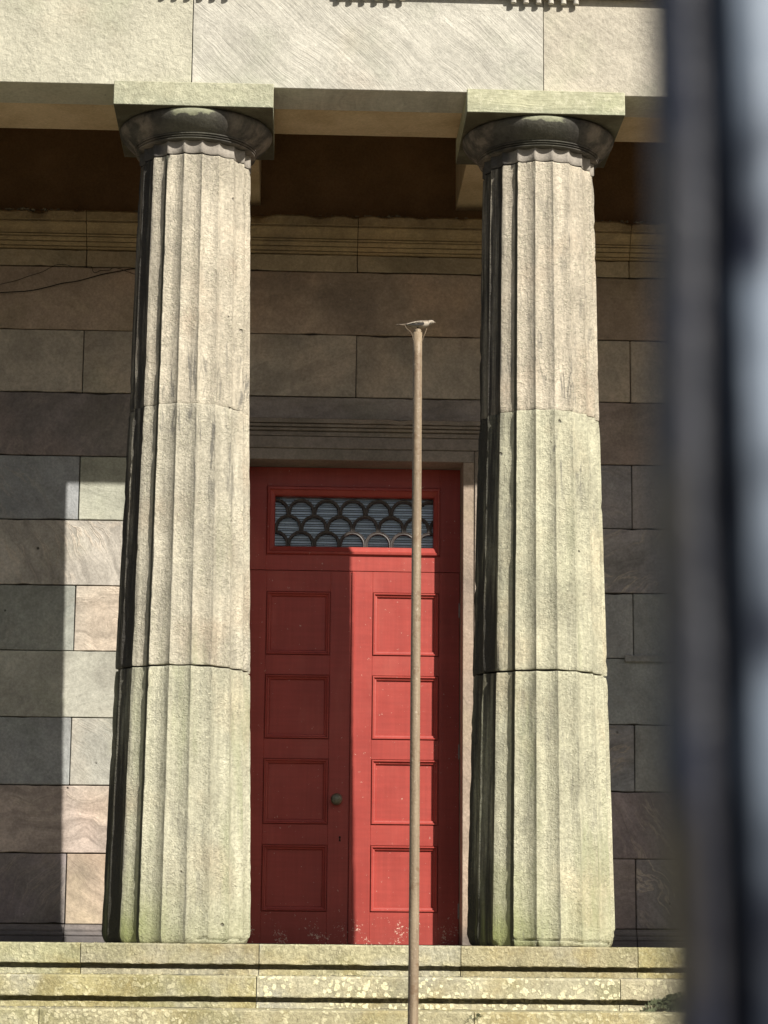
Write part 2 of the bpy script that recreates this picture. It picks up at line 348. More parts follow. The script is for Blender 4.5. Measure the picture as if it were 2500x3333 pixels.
M = dict(ashlar=ashlar(), shaft=shaft(), capital=capital_stone(), neck=neck_stone(), arch=tooled('tooled_architrave_stone'),
         abacus=tooled('green_abacus_stone', 1.0), step=step_stone(), red=red_paint(), glass=glass_mat(), ground=ground_mat(),
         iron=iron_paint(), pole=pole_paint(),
         mortar=plain('dark_mortar', (0.07, 0.06, 0.05), (0.10, 0.09, 0.075)),
         plaster=plain('brown_ceiling_plaster', (0.20, 0.118, 0.055), (0.27, 0.16, 0.078), 2, 0.9, 0.2),
         soffit=plain('warm_soffit_stone', (0.46, 0.345, 0.205), (0.58, 0.45, 0.285), 3, 0.92, 0.2),
         tracery=plain('dark_cast_iron_tracery', (0.055, 0.048, 0.046), (0.085, 0.075, 0.07), 20, 0.45, 0.6),
         slat=plain('pale_blue_grey_slat', (0.74, 0.80, 0.86), (0.84, 0.89, 0.93), 10, 0.35, 0.5),
         dark=plain('dark_room_paint', (0.012, 0.014, 0.018), (0.016, 0.018, 0.022)),
         knob=plain('aged_bronze', (0.12, 0.115, 0.085), (0.20, 0.19, 0.14), 30, 0.35, 0.5, 0.6, 0.001),
         hole=plain('keyhole_black', (0.006, 0.004, 0.004), (0.01, 0.006, 0.006)),
         hinge=plain('dull_hinge_metal', (0.22, 0.19, 0.18), (0.30, 0.26, 0.24), 30, 0.5, 0.5, 0.4),
         cable=plain('black_cable_rubber', (0.012, 0.010, 0.009), (0.018, 0.016, 0.014), 30, 0.6),
         bird_grey=plain('bird_grey_feathers', (0.20, 0.165, 0.125), (0.31, 0.265, 0.21), 60, 0.9, 0.1, 0, 0.001, 400),
         bird_white=plain('bird_white_feathers', (0.34, 0.295, 0.235), (0.45, 0.395, 0.32), 60, 0.9, 0.1, 0, 0.001, 400),
         bird_black=plain('bird_black_feathers', (0.02, 0.018, 0.017), (0.04, 0.036, 0.033), 60, 0.8, 0.2, 0, 0.001, 400),
         leaf=plain('dark_weed_leaf', (0.035, 0.045, 0.022), (0.08, 0.092, 0.045), 20, 0.7),
         moss=plain('dry_moss', (0.30, 0.27, 0.14), (0.50, 0.46, 0.30), 40, 0.95, 0.1),
         dirt=plain('grey_cornice_dirt', (0.20, 0.17, 0.12), (0.30, 0.26, 0.19), 40, 0.95, 0.1))

# ------------------------------------------------------------------ mesh helpers
def link(name, me, parent=None, loc=None):
    o = bpy.data.objects.new(name, me); col.objects.link(o)
    if parent is not None: o.parent = parent
    if loc is not None: o.location = loc
    return o
def mesh(name, vs, fs, mat, smooth=False):
    me = bpy.data.meshes.new(name); me.from_pydata(vs, [], fs); me.materials.append(mat)
    if smooth:
        for p in me.polygons: p.use_smooth = True
    me.update(); return me
def mk(name, vs, fs, mat, parent=None, smooth=False, loc=None, colr=None):
    o = link(name, mesh(name, vs, fs, mat, smooth), parent, loc)
    if colr: o.color = colr
    return o
def from_bm(name, bm, mat, parent=None, smooth=False, loc=None, colr=None):
    me = bpy.data.meshes.new(name); bm.to_mesh(me); bm.free(); me.materials.append(mat)
    if smooth:
        for p in me.polygons: p.use_smooth = True
    o = link(name, me, parent, loc)
    if colr: o.color = colr
    return o
def tag(o, label, cat, group=None, kind=None):
    if label: o['label'] = label
    if cat: o['category'] = cat
    if group: o['group'] = group
    if kind: o['kind'] = kind
    elif cat and 'kind' not in o: o['kind'] = 'thing'
    return o
def thing(name, label, cat, loc=(0, 0, 0), group=None):
    o = bpy.data.objects.new(name, None); col.objects.link(o); o.location = loc; o.empty_display_size = 0.2
    return tag(o, label, cat, group)
def cbox(b, c=0.004, jit=0.0, bm=None):
    """chamfered box, every edge eased; jit nudges the corners so that no two blocks are alike"""
    bm = bm or bmesh.new(); x0, x1, y0, y1, z0, z1 = b
    g = bmesh.ops.create_cube(bm, size=1.0)
    vs = g['verts']
    for v in vs:
        v.co = Vector((x0 if v.co.x < 0 else x1, y0 if v.co.y < 0 else y1, z0 if v.co.z < 0 else z1))
        if jit: v.co += Vector((random.uniform(-jit, jit), random.uniform(-jit, jit) * 0.7, random.uniform(-jit, jit)))
    if c > 0:
        es = list({e_ for v in vs for e_ in v.link_edges})
        bmesh.ops.bevel(bm, geom=es, offset=c, segments=1, affect='EDGES', profile=0.5)
    return bm
def prism_x(prof, x0, x1, n=1, jit=None):
    """closed profile of (y, z) points swept along x in n segments, capped; jit(x, i) -> (dy, dz) wears point i"""
    vs, fs, m = [], [], len(prof)
    for s in range(n + 1):
        x = x0 + (x1 - x0) * s / n
        for i, (y, z) in enumerate(prof):
            dy, dz = jit(x, i) if jit else (0, 0)
            vs.append((x, y + dy, z + dz))
    for s in range(n):
        for i in range(m):
            j = (i + 1) % m
            fs.append((s * m + i, s * m + j, (s + 1) * m + j, (s + 1) * m + i))
    fs.append(tuple(range(m))[::-1]); fs.append(tuple(n * m + i for i in range(m)))
    return vs, fs
def fix(o):
    bm = bmesh.new(); bm.from_mesh(o.data); bmesh.ops.recalc_face_normals(bm, faces=bm.faces[:]); bm.to_mesh(o.data); bm.free(); return o
def tube(pts, rad, n=8, cap=True):
    """tube through points; rad number or list"""
    vs, fs = [], []; pts = [Vector(p) for p in pts]
    for i, p in enumerate(pts):
        d = (pts[min(i + 1, len(pts) - 1)] - pts[max(i - 1, 0)]).normalized()
        u = d.cross(Vector((0, 0, 1)) if abs(d.z) < 0.9 else Vector((1, 0, 0))).normalized(); v = d.cross(u)
        r = rad[i] if isinstance(rad, (list, tuple)) else rad
        for k_ in range(n):
            t = 2 * math.pi * k_ / n; q = p + (u * math.cos(t) + v * math.sin(t)) * r; vs.append(tuple(q))
    for i in range(len(pts) - 1):
        for k_ in range(n):
            j = (k_ + 1) % n; fs.append((i * n + k_, i * n + j, (i + 1) * n + j, (i + 1) * n + k_))
    if cap:
        fs.append(tuple(range(n))[::-1]); fs.append(tuple((len(pts) - 1) * n + k_ for k_ in range(n)))
    return vs, fs
def lathe(prof, n=64):
    vs, fs = [], []; m = len(prof)
    for k_ in range(n):
        t = 2 * math.pi * k_ / n
        for r, z in prof: vs.append((r * math.cos(t), r * math.sin(t), z))
    for k_ in range(n):
        j = (k_ + 1) % n
        for i in range(m - 1): fs.append((k_ * m + i, j * m + i, j * m + i + 1, k_ * m + i + 1))
    fs.append(tuple(k_ * m for k_ in range(n))[::-1]); fs.append(tuple(k_ * m + m - 1 for k_ in range(n)))
    return vs, fs
def rect_loft(x0, x1, z0, z1, prof, fill=True):
    """rings of a rectangle in the x-z plane: prof = [(inset, y), ...]"""
    vs, fs = [], []
    for ins, y in prof: vs += [(x0 + ins, y, z0 + ins), (x1 - ins, y, z0 + ins), (x1 - ins, y, z1 - ins), (x0 + ins, y, z1 - ins)]
    for i in range(len(prof) - 1):
        for k_ in range(4):
            j = (k_ + 1) % 4; fs.append((i * 4 + k_, i * 4 + j, (i + 1) * 4 + j, (i + 1) * 4 + k_))
    if fill: q = (len(prof) - 1) * 4; fs.append((q, q + 1, q + 2, q + 3))
    return vs, fs
def nz(*a_): return mnoise.noise(Vector(a_))

XL, XR = -5.62, 6.62
# ------------------------------------------------------------------ ground
g = mk('ground', [(-600, -600, -1.55), (600, -600, -1.55), (600, 600, -1.55), (-600, 600, -1.55)], [(0, 1, 2, 3)], M['ground'])
tag(g, None, None, kind='structure')

# ------------------------------------------------------------------ steps and portico floor
steps = thing('entrance_steps', 'lichen covered stone steps with projecting rounded nosings below the columns', 'steps', (0.45, -3.6, -1.55))
steps_inv = Matrix.Translation(-steps.location)
def child(o, root):                       # keep world coordinates for a mesh built in the world's frame
    o.parent = root; o.matrix_parent_inverse = Matrix.Translation(-root.location); return o
E0 = -2.76
tone = [(0.38, 0.345, 0.255, 0.25), (0.40, 0.365, 0.25, 0.45), (0.37, 0.35, 0.265, 0.3), (0.42, 0.38, 0.28, 0.6)]
def step_row(i, joints, tones=None):
    zt = -0.010 - 0.1825 * i; zn = zt - 0.119; zb = zt - 0.1805
    yf = E0 - 0.34 * i; back = yf + (0.75 if i == 0 else 0.42)
    for q in range(len(joints) - 1):
        x0, x1 = joints[q] + 0.0025, joints[q + 1] - 0.0025
        n = max(8, int((x1 - x0) / 0.02)); sd_ = i * 7.1 + q * 3.3
        prof = [(yf + 0.010, zt), (yf, zt - 0.010), (yf, zn + 0.005), (yf + 0.005, zn), (yf + 0.115, zn), (yf + 0.115, zn - 0.027), (yf + 0.040, zn - 0.029), (yf + 0.040, zb), (back, zb), (back, zt)]
        def jit(x, j, sd_=sd_):
            a1 = nz(x * 9, sd_, j * 1.7); a2 = nz(x * 31, sd_ + 4, j * 0.9)
            w_ = max(0, abs(a1) - 0.34) * 0.016
            if j in (0, 1): return (w_ + a2 * 0.002, -w_ * 0.7 + a2 * 0.0012)
            if j in (2, 3): return (w_ * 1.0 + a2 * 0.003, w_ * 0.9 + a2 * 0.003)
            if j == 7: return (a2 * 0.004, a2 * 0.004)
            return (0, 0)
        vs, fs = prism_x(prof, x0, x1, n, jit)
        o = fix(mk('step_stone', vs, fs, M['step'])); child(o, steps)
        o.color = (tones or tone)[q % len(tones or tone)]
S = 2.275; CX = [-0.68 - S, -0.68, 1.595, 1.595 + S]; CY = -2.08
step_row(0, [XL, -4.55, -3.48, -2.43, -1.213, -0.157, 1.045, 2.106, 3.33, 4.40, 5.5, XR],
         [(0.36, 0.33, 0.22, 0.2)] * 3 + [(0.37, 0.36, 0.22, 0.25), (0.35, 0.325, 0.235, 0.1), (0.40, 0.37, 0.235, 0.3), (0.33, 0.295, 0.185, 0.15), (0.39, 0.36, 0.20, 0.5)] + [(0.36, 0.33, 0.22, 0.2)] * 3)
step_row(1, [XL, -3.9, -1.95, -0.165, 1.0 + 0.95, 3.8, 5.3, XR],
         [(0.38, 0.35, 0.2, 0.3), (0.36, 0.33, 0.19, 0.3), (0.38, 0.34, 0.18, 0.35), (0.43, 0.40, 0.28, 0.95), (0.42, 0.38, 0.26, 0.6)])
step_row(2, [XL, -4.4, -2.6, -1.375, 1.07, 3.0, 4.7, XR],
         [(0.39, 0.355, 0.22, 0.4), (0.37, 0.345, 0.24, 0.5), (0.40, 0.37, 0.23, 0.5), (0.38, 0.345, 0.22, 0.5)])
for i in range(3, 8): step_row(i, [XL, -3.9 + 0.3 * (i % 2), -1.9, 0.15 * (i % 3), 2.0, 4.1, XR])
for q in range(6):
    x0, x1 = XL + q * (XR - XL) / 6, XL + (q + 1) * (XR - XL) / 6
    for r_ in range(2):
        y0, y1 = (-2.0, -0.98) if r_ == 0 else (-0.975, 0.6)
        child(from_bm('floor_slab', cbox((x0 + 0.002, x1 - 0.002, y0, y1, -0.16, -0.012), 0.003), M['step'], colr=(0.105, 0.09, 0.068, 0.0)), steps)

# ------------------------------------------------------------------ back wall
wall = thing('stone_wall', 'sandstone ashlar wall with moulded cornice behind the columns', 'wall', (0.455, 0.3, 0))
YW = 0.0
JT = [-5.62, -3.60, -1.572, 0.455, 2.51, 4.54, 6.62]
JH = [-5.62, -4.61, -2.58, -0.56, 1.49, 3.53, 5.56, 6.62]
DX0, DX1 = -0.520, 1.430              # outer edge of the door surround
zs = [0.115, 0.614, 1.096, 1.583, 2.066, 2.548, 3.030, 3.511, 3.990, 4.468, 4.955]
pal = dict(brown=(0.345, 0.27, 0.22), mid=(0.40, 0.36, 0.30), grey=(0.335, 0.33, 0.30), green=(0.335, 0.335, 0.27), dark=(0.24, 0.205, 0.185), pink=(0.41, 0.34, 0.28), peach=(0.52, 0.395, 0.27), umber=(0.44, 0.34, 0.265), umber2=(0.47, 0.40, 0.325))
rowpal = [('dark', 'peach'), ('brown', 'pink'), ('green', 'grey'), ('grey', 'green'), ('green', 'mid'), ('grey', 'mid'), ('green', 'grey'), ('dark', 'brown'), ('umber2', 'umber2'), ('umber', 'umber')]
veins = {0: 0.3, 1: 0.9, 2: 0.4, 3: 0.2, 4: 0.75, 5: 0.4, 6: 0.2, 7: 0.15, 8: 0.12, 9: 0.2}
def block(x0, x1, z0, z1, c, y=YW, depth=0.26, cham=0.004, name='stone_block'):
    if z1 < 4.0: c = (c[0] * 0.94, c[1] * 0.965, c[2] * 1.03, c[3])
    g_ = 0.0034
    bm = cbox((x0 + g_, x1 - g_, y + random.uniform(-0.003, 0.003), y + depth, z0 + g_, z1 - g_), cham + random.uniform(-0.001, 0.0015), 0.0022)
    n_ = max(6, int((x1 - x0) / 0.07)); sd_ = random.uniform(0, 90)
    bmesh.ops.subdivide_edges(bm, edges=[e_ for e_ in bm.edges if abs(e_.verts[0].co.x - e_.verts[1].co.x) > 0.5 * (x1 - x0)], cuts=n_, use_grid_fill=True)
    for v in bm.verts:
        if v.co.y < y + 0.02 and x0 + 0.02 < v.co.x < x1 - 0.02:
            up = 1 if v.co.z > (z0 + z1) / 2 else -1
            chip = max(0, nz(v.co.x * 7, sd_, up * 2.3) - 0.30) * 0.022
            v.co.z -= up * (chip + nz(v.co.x * 14, sd_ + 5, up) * 0.0012); v.co.y += chip * 0.5
    bmesh.ops.recalc_face_normals(bm, faces=bm.faces[:])
    o = from_bm(name, bm, M['ashlar'], colr=c)
    return child(o, wall)
OVR = {(0, 1): (0.255, 0.215, 0.20, 0.35), (0, 2): (0.54, 0.42, 0.30, 0.35), (0, 3): (0.30, 0.245, 0.215, 0.2), (0, 4): (0.30, 0.265, 0.245, 0.9),
       (1, 2): (0.43, 0.35, 0.285, 1.0), (1, 4): (0.285, 0.235, 0.22, 0.6), (2, 1): (0.325, 0.325, 0.30, 0.08), (2, 2): (0.42, 0.40, 0.33, 0.3), (2, 3): (0.29, 0.285, 0.275, 1.0), (2, 4): (0.34, 0.335, 0.30, 0.05),
       (3, 2): (0.42, 0.40, 0.32, 0.1), (3, 4): (0.33, 0.335, 0.31, 0.08), (4, 1): (0.33, 0.33, 0.275, 0.2), (4, 2): (0.48, 0.415, 0.325, 1.0), (4, 3): (0.33, 0.325, 0.30, 0.1), (4, 4): (0.32, 0.32, 0.295, 0.05),
       (5, 2): (0.44, 0.395, 0.325, 0.9), (5, 4): (0.32, 0.29, 0.275, 0.9), (6, 1): (0.32, 0.32, 0.305, 0.3), (6, 2): (0.40, 0.39, 0.30, 0.05), (6, 3): (0.31, 0.285, 0.27, 0.5), (6, 4): (0.32, 0.28, 0.255, 0.1),
       (8, 1): (0.47, 0.415, 0.345, 0.25), (8, 2): (0.44, 0.385, 0.32, 0.4), (8, 3): (0.44, 0.38, 0.31, 0.15)}
def row(r_, z0, z1, joints):
    for q in range(len(joints) - 1):
        x0, x1 = joints[q], joints[q + 1]
        pieces = [(x0, x1)]
        if z0 < 3.55:                   # the doorway interrupts these courses
            pieces = []
            if x0 < DX0: pieces.append((x0, min(x1, DX0)))
            if x1 > DX1: pieces.append((max(x0, DX1), x1))
        for p0, p1 in pieces:
            key = random.choice(rowpal[r_]); c = pal[key]; f = random.uniform(0.9, 1.1)
            block(p0, p1, z0, z1, (c[0] * f, c[1] * f, c[2] * f, veins[r_] * random.choice((0.08, 0.15, 0.3, 1.0)) if not (r_ in (1, 4) and p1 < 0) else veins[r_]) if (r_, q) not in OVR else OVR[(r_, q)])
for r_ in range(10):
    z0, z1 = zs[r_], zs[r_ + 1]
    j = JT if r_ in (0, 2, 4, 6, 8) else JH
    if r_ == 7:                          # cut by the hood over the door
        for x0, x1 in ((-5.62, -4.61), (-4.61, -2.58), (-2.58, DX0 - 0.06), (DX1 + 0.06, 3.53), (3.53, 5.56), (5.56, 6.62)):
            c = pal['dark' if x0 < 0 else 'brown']; block(x0, x1, z0, z1, (*c, 0.25))
        block(DX0 - 0.06, DX1 + 0.06, 3.815, z1, (0.36, 0.31, 0.265, 0.2))
    else:
        row(r_, z0, z1, j)
# moulded plinth: a lower fascia and two rolls
for q in range(len(JT) - 1):
    for x0, x1 in ([(JT[q], JT[q + 1])] if not (JT[q] < 0.455 <= JT[q + 1] or JT[q] <= 0.455 < JT[q + 1]) else [(JT[q], DX0) if JT[q] < 0 else (DX1, JT[q + 1])]):
        pr = [(0.2, -0.011), (-0.045, -0.011), (-0.045, 0.024), (-0.030, 0.030), (-0.038, 0.042), (-0.034, 0.055), (-0.020, 0.062), (-0.024, 0.078), (-0.018, 0.092), (-0.004, 0.100), (-0.002, 0.113), (0.2, 0.113)]
        vs, fs = prism_x(pr, x0 + 0.003, x1 - 0.003); o = fix(mk('plinth_moulding', vs, fs, M['ashlar'])); o.color = (0.24, 0.215, 0.20, 0.1); child(o, wall)
# frieze band, cornice and the course above it
for q in range(len(JT) - 1):
    x0, x1 = JT[q] + random.uniform(-0.006, 0.006), JT[q + 1]
    block(x0, x1, 4.957, 5.09, (0.42, 0.34, 0.235, 0.15), depth=0.3, name='frieze_stone')
    def q_(y, z): return [(y, z), (y + 0.014, z + 0.0005), (y + 0.014, z + 0.0075), (y - 0.004, z + 0.008)]
    pr = [(0.3, 5.092), (-0.016, 5.092), (-0.018, 5.100)] + q_(-0.020, 5.104) + [(-0.036, 5.132)] + q_(-0.038, 5.136) + [(-0.056, 5.164)] + q_(-0.058, 5.170) + [(-0.070, 5.186)] + q_(-0.066, 5.187)
    pr += [(-0.071 - 0.062 * (1 - math.cos(t * math.pi / 2 / 5)), 5.196 + 0.066 * math.sin(t * math.pi / 2 / 5)) for t in range(1, 6)]
    pr += [(-0.128, 5.264), (-0.118, 5.266), (-0.118, 5.276), (-0.150, 5.277), (-0.152, 5.338), (-0.138, 5.352), (-0.02, 5.375), (0.3, 5.375)]
    def jc(x, i, m_=len(pr)):
        if i in (m_ - 4, m_ - 3): k_ = max(0, nz(x * 5, 3.1, 0.2) - 0.05) * 0.05 + nz(x * 26, 1, 2) * 0.004; return (k_ * 0.8, -k_)
        return (0, nz(x * 3, i, 0) * 0.0015)
    vs, fs = prism_x(pr, x0 + 0.0028, x1 - 0.0028, 60, jc); o = fix(mk('cornice_stone', vs, fs, M['ashlar'])); o.color = (0.46, 0.345, 0.20, 0.1); child(o, wall)
child(from_bm('mortar_backing', cbox((XL, DX0, 0.035, 0.5, -0.16, 6.25), 0), M['mortar']), wall)
child(from_bm('mortar_backing', cbox((DX1, XR, 0.035, 0.5, -0.16, 6.25), 0), M['mortar']), wall)
child(from_bm('mortar_backing', cbox((DX0, DX1, 0.035, 0.5, 3.6, 6.25), 0), M['mortar']), wall)
child(from_bm('plaster_band', cbox((XL, XR, 0.02, 0.32, 5.378, 6.2), 0), M['plaster']), wall)
# small stone strip let into the right-hand wall
block(2.442, 2.95, 2.037, 2.096, (0.27, 0.275, 0.255, 0.0), y=-0.028, depth=0.04, cham=0.003, name='inset_strip')

# door surround: two fasciae and a moulded hood
sur = from_bm('door_surround', bmesh.new(), M['ashlar']); child(sur, wall)
A0, A1 = -0.345, 1.256
def spart(name, b, c=(0.27, 0.235, 0.205, 0.05), ch=0.004):
    o = from_bm(name, cbox(b, ch, 0.001), M['ashlar'], colr=c); o.parent = sur; return o
for s_ in (0, 1):
    xa, xb = ((A0 - 0.084, A0) if s_ == 0 else (A1, A1 + 0.084))
    for z0, z1 in ((-0.011, 3.506),):
        spart('jamb_stone', (xa, xb, -0.022, 0.40, z0, z1), (0.36, 0.285, 0.225, 0.15))
        xo = (DX0 + 0.001, xa - 0.0005) if s_ == 0 else (xb + 0.0005, DX1 - 0.001)
        spart('jamb_fascia', (xo[0], xo[1], -0.036, 0.3, z0, z1 if z1 < 3 else 3.590), (0.31, 0.26, 0.215, 0.1))
spart('lintel', (A0 - 0.084, A1 + 0.084, -0.022, 0.40, 3.508, 3.5925))
spart('lintel_fascia', (DX0, DX1, -0.036, 0.3, 3.5935, 3.682), (0.26, 0.225, 0.20, 0.05))
pr = [(0.2, 3.684), (-0.046, 3.684), (-0.046, 3.712), (-0.034, 3.713), (-0.034, 3.721), (-0.062, 3.722), (-0.066, 3.738), (-0.050, 3.739), (-0.050, 3.746), (-0.078, 3.747), (-0.082, 3.764), (-0.066, 3.765), (-0.066, 3.771), (-0.096, 3.772), (-0.100, 3.802), (-0.06, 3.813), (0.2, 3.813)]
vs, fs = prism_x(pr, DX0 - 0.055, DX1 + 0.055, 60, lambda x, i: ((max(0, nz(x * 7, 8, 1)) * 0.012, -max(0, nz(x * 7, 8, 1)) * 0.012) if i in (13, 14, 15) else (0, 0)))
o = fix(mk('hood_moulding', vs, fs, M['ashlar'])); o.color = (0.25, 0.215, 0.185, 0.05); o.parent = sur

# ------------------------------------------------------------------ columns
PROF = [(0.0, 0.4695), (1.726, 0.4315), (3.435, 0.3935), (5.10, 0.3690)]
def rad_at(z):
    for (z0, r0), (z1, r1) in zip(PROF, PROF[1:]):
        if z <= z1: return r0 + (r1 - r0) * (z - z0) / (z1 - z0)
    return PROF[-1][1]
NF, SEG = 20, 8; DEL = R(43)
def flute_ring(rad, z, seed, wear=1.0, crack=None):
    """one ring of the fluted shaft; a flute faces straight to the front"""
    out = []
    for f in range(NF):
        t0 = -math.pi / 2 - math.pi / NF + 2 * math.pi * f / NF; t1 = t0 + 2 * math.pi / NF
        p0 = Vector((math.cos(t0), math.sin(t0))) * rad; p1 = Vector((math.cos(t1), math.sin(t1))) * rad
        ch = (p1 - p0).length; tm = (t0 + t1) / 2; nrm = Vector((math.cos(tm), math.sin(tm)))
        rr = ch / 2 / math.sin(DEL); off = rr * math.cos(DEL)
        for s in range(SEG):
            u = s / SEG; al = -DEL + 2 * DEL * u
            q = p0.lerp(p1, 0.5) + (p1 - p0).normalized() * (rr * math.sin(al)) - nrm * (rr * math.cos(al) - off)
            if s == 0:                    # arris: blunt and chipped
                w_ = 0.0018 + max(0, nz(z * 6, f * 3.7, seed) - 0.15) * 0.014 + max(0, nz(z * 24, f * 5.1, seed + 9) - 0.3) * 0.016
                q = q * (1 - w_ * wear / rad)
            q = q * (1 + nz(q.x * 9, q.y * 9, z * 5 + seed) * 0.0014 / rad)
            if crack: q = q * (1 - crack(math.atan2(q.y, q.x), z) / rad)
            out.append((q.x, q.y, z))
    return out
def drum_mesh(name, z0, z1, seed, base=False, crack=None):
    zz = [z0, z0 + 0.004, z0 + 0.016, z0 + 0.032]
    if base: zz = [z0, z0 + 0.006] + [z0 + 0.014 + 0.008 * i for i in range(14)]
    n = int((z1 - z0) / 0.045); zz += [z0 + 0.05 + (0.1 if base else 0) + (z1 - z0 - 0.09 - (0.1 if base else 0)) * i / n for i in range(n + 1)]
    zz += [z1 - 0.026, z1 - 0.013, z1 - 0.004, z1]
    vs, fs = [], []; m = NF * SEG
    for i, z in enumerate(zz):
        d = min(abs(z - z0), abs(z - z1)); r_ = rad_at(z) - (0.0035 if d < 0.001 else 0.001 if d < 0.005 else 0)
        if base and z < z0 + 0.06: r_ -= 0.016 * (1 - (z - z0) / 0.06) ** 2
        wear = 1 + 1.2 * max(0, 1 - d / 0.05) + (5.0 * max(0, 1 - (z - z0) / 0.07) if base else 0)
        ring = flute_ring(r_, z, seed, wear, crack)
        if d < 0.02:                      # wavy joint
            ring = [(x, y, zc + nz(x * 6, y * 6, seed) * 0.006 * (1 if d < 0.017 else 0.4)) for x, y, zc in ring]
        vs += ring
    for i in range(len(zz) - 1):
        for k_ in range(m):
            j = (k_ + 1) % m; fs.append((i * m + k_, i * m + j, (i + 1) * m + j, (i + 1) * m + k_))
    fs.append(tuple(range(m))[::-1]); fs.append(tuple((len(zz) - 1) * m + k_ for k_ in range(m)))
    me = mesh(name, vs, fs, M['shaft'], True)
    bm = bmesh.new(); bm.from_mesh(me)
    for e_ in bm.edges:
        i0, i1 = e_.verts[0].index, e_.verts[1].index
        if i0 % SEG == 0 and i1 % SEG == 0 and abs(i0 - i1) == m: e_.smooth = False
        if len(e_.link_faces) == 2 and any(len(f.verts) > 4 for f in e_.link_faces): e_.smooth = False
    bm.to_mesh(me); bm.free()
    return me
def crack_right(th, z):
    d = math.degrees(th)
    if d < -118 or d > -22: return 0
    zc = 0.034 + 0.014 * nz(d * 0.09, 2.2, 0) + 0.008 * nz(d * 0.33, 5.2, 0) - 0.0002 * (d + 70)
    return 0.018 if abs(z - zc) < 0.0045 else 0.0
def crack_left(th, z):
    d = math.degrees(th)
    if d < -72 or d > -15: return 0
    zc = 0.026 + 0.016 * nz(d * 0.10, 7.2, 0) + 0.010 * nz(d * 0.3, 1.2, 0)
    return 0.018 if abs(z - zc) < 0.0045 else 0.0
ZJ1, ZJ2, ZN = 1.686, 3.352, 5.016
tints = {1: [(0.475, 0.46, 0.35, 1), (0.48, 0.445, 0.355, 1), (0.515, 0.465, 0.37, 1)],
         2: [(0.49, 0.475, 0.35, 1), (0.475, 0.46, 0.34, 1), (0.515, 0.46, 0.365, 1)]}
labels = ['fluted stone column beyond the left edge, furthest left of the row', 'fluted column left of the red door, its lower drum joint open and shadowed',
          'fluted column right of the red door, cracked along its greenish foot', 'fluted column hidden behind the blurred railing bar, furthest right of the row']
# capital profile (object origin at the underside of the abacus)
ZA = 5.277
EP = [(0.372, -0.176), (0.386, -0.1735), (0.394, -0.170), (0.3955, -0.165), (0.385, -0.163), (0.385, -0.158), (0.400, -0.156), (0.402, -0.152), (0.391, -0.150), (0.391, -0.145), (0.406, -0.143), (0.408, -0.138), (0.404, -0.135)]
for t in range(1, 11):
    u = t / 10; EP.append((0.404 + 0.100 * (1 - (1 - u) ** 1.55), -0.135 + 0.112 * u ** 1.02))
EP += [(0.5035, -0.014), (0.499, -0.006), (0.492, -0.001)]
for ci, cx in enumerate(CX):
    c_ = thing('stone_column', labels[ci], 'column', (cx, CY, -0.011), 'fluted columns of the portico')
    tt = tints.get(ci, tints[1]); sd_ = ci * 11.3
    for di, (z0, z1) in enumerate(((0.0, ZJ1 - 0.0014), (ZJ1 + 0.0014, ZJ2 - 0.0010), (ZJ2 + 0.0010, ZN - 0.003))):
        cr = (crack_right if ci == 2 else crack_left if ci == 1 else None) if di == 0 else None
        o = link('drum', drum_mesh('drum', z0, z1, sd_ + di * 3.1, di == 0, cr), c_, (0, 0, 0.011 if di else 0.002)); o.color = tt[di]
    vs = flute_ring(0.366, ZN + 0.003 - ZA, sd_, 0.6) + flute_ring(0.372, ZN + 0.009 - ZA, sd_, 0.6) + flute_ring(0.3715, ZN + 0.04 - ZA, sd_, 0.6) + flute_ring(0.371, 5.104 - ZA, sd_, 0.6)
    m = NF * SEG; fs = [(i * m + k_, i * m + (k_ + 1) % m, (i + 1) * m + (k_ + 1) % m, (i + 1) * m + k_) for i in range(3) for k_ in range(m)]
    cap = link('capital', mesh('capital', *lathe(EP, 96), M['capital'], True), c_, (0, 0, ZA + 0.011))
    bm = bmesh.new(); bm.from_mesh(cap.data)
    for e_ in bm.edges:
        if len(e_.link_faces) == 2 and e_.calc_face_angle(0) > R(35): e_.smooth = False
    bm.to_mesh(cap.data); bm.free()
    nk = link('neck', mesh('neck', vs, fs, M['neck'], True), cap)
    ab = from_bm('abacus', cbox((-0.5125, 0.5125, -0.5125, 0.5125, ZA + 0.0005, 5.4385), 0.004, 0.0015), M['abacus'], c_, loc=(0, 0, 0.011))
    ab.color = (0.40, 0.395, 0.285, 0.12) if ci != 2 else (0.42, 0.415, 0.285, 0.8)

# ------------------------------------------------------------------ entablature
ent = thing('entablature', 'pale stone architrave with diagonal tool marks and peg rows resting on the columns', 'entablature', (0.455, CY, 5.44))
YF, YB, ZB = -2.52, -1.642, 5.440
acol = [(0.52, 0.47, 0.36, 0.3), (0.52, 0.47, 0.36, 0.3), (0.485, 0.465, 0.37, 0.12), (0.475, 0.455, 0.395, 0.9), (0.48, 0.44, 0.36, 0.45), (0.52, 0.47, 0.36, 0.3)]
AJ = [XL, CX[0] - 0.01, -0.70, 1.585, CX[3], XR]
for q in range(5):
    child(from_bm('architrave_stone', cbox((AJ[q] + 0.0025, AJ[q + 1] - 0.0025, YF, -2.13, ZB, 6.1), 0.003, 0.001), M['arch'], colr=acol[q + 1]), ent)
    child(from_bm('architrave_back_stone', cbox((AJ[q] + 0.0025, AJ[q + 1] - 0.0025, -2.126, YB, ZB + 0.0015, 6.1), 0.003, 0.001), M['soffit']), ent)
child(from_bm('taenia', cbox((XL, XR, YF - 0.062, -1.70, 6.102, 6.17), 0.003), M['arch'], colr=(0.48, 0.44, 0.36, 0.2)), ent)
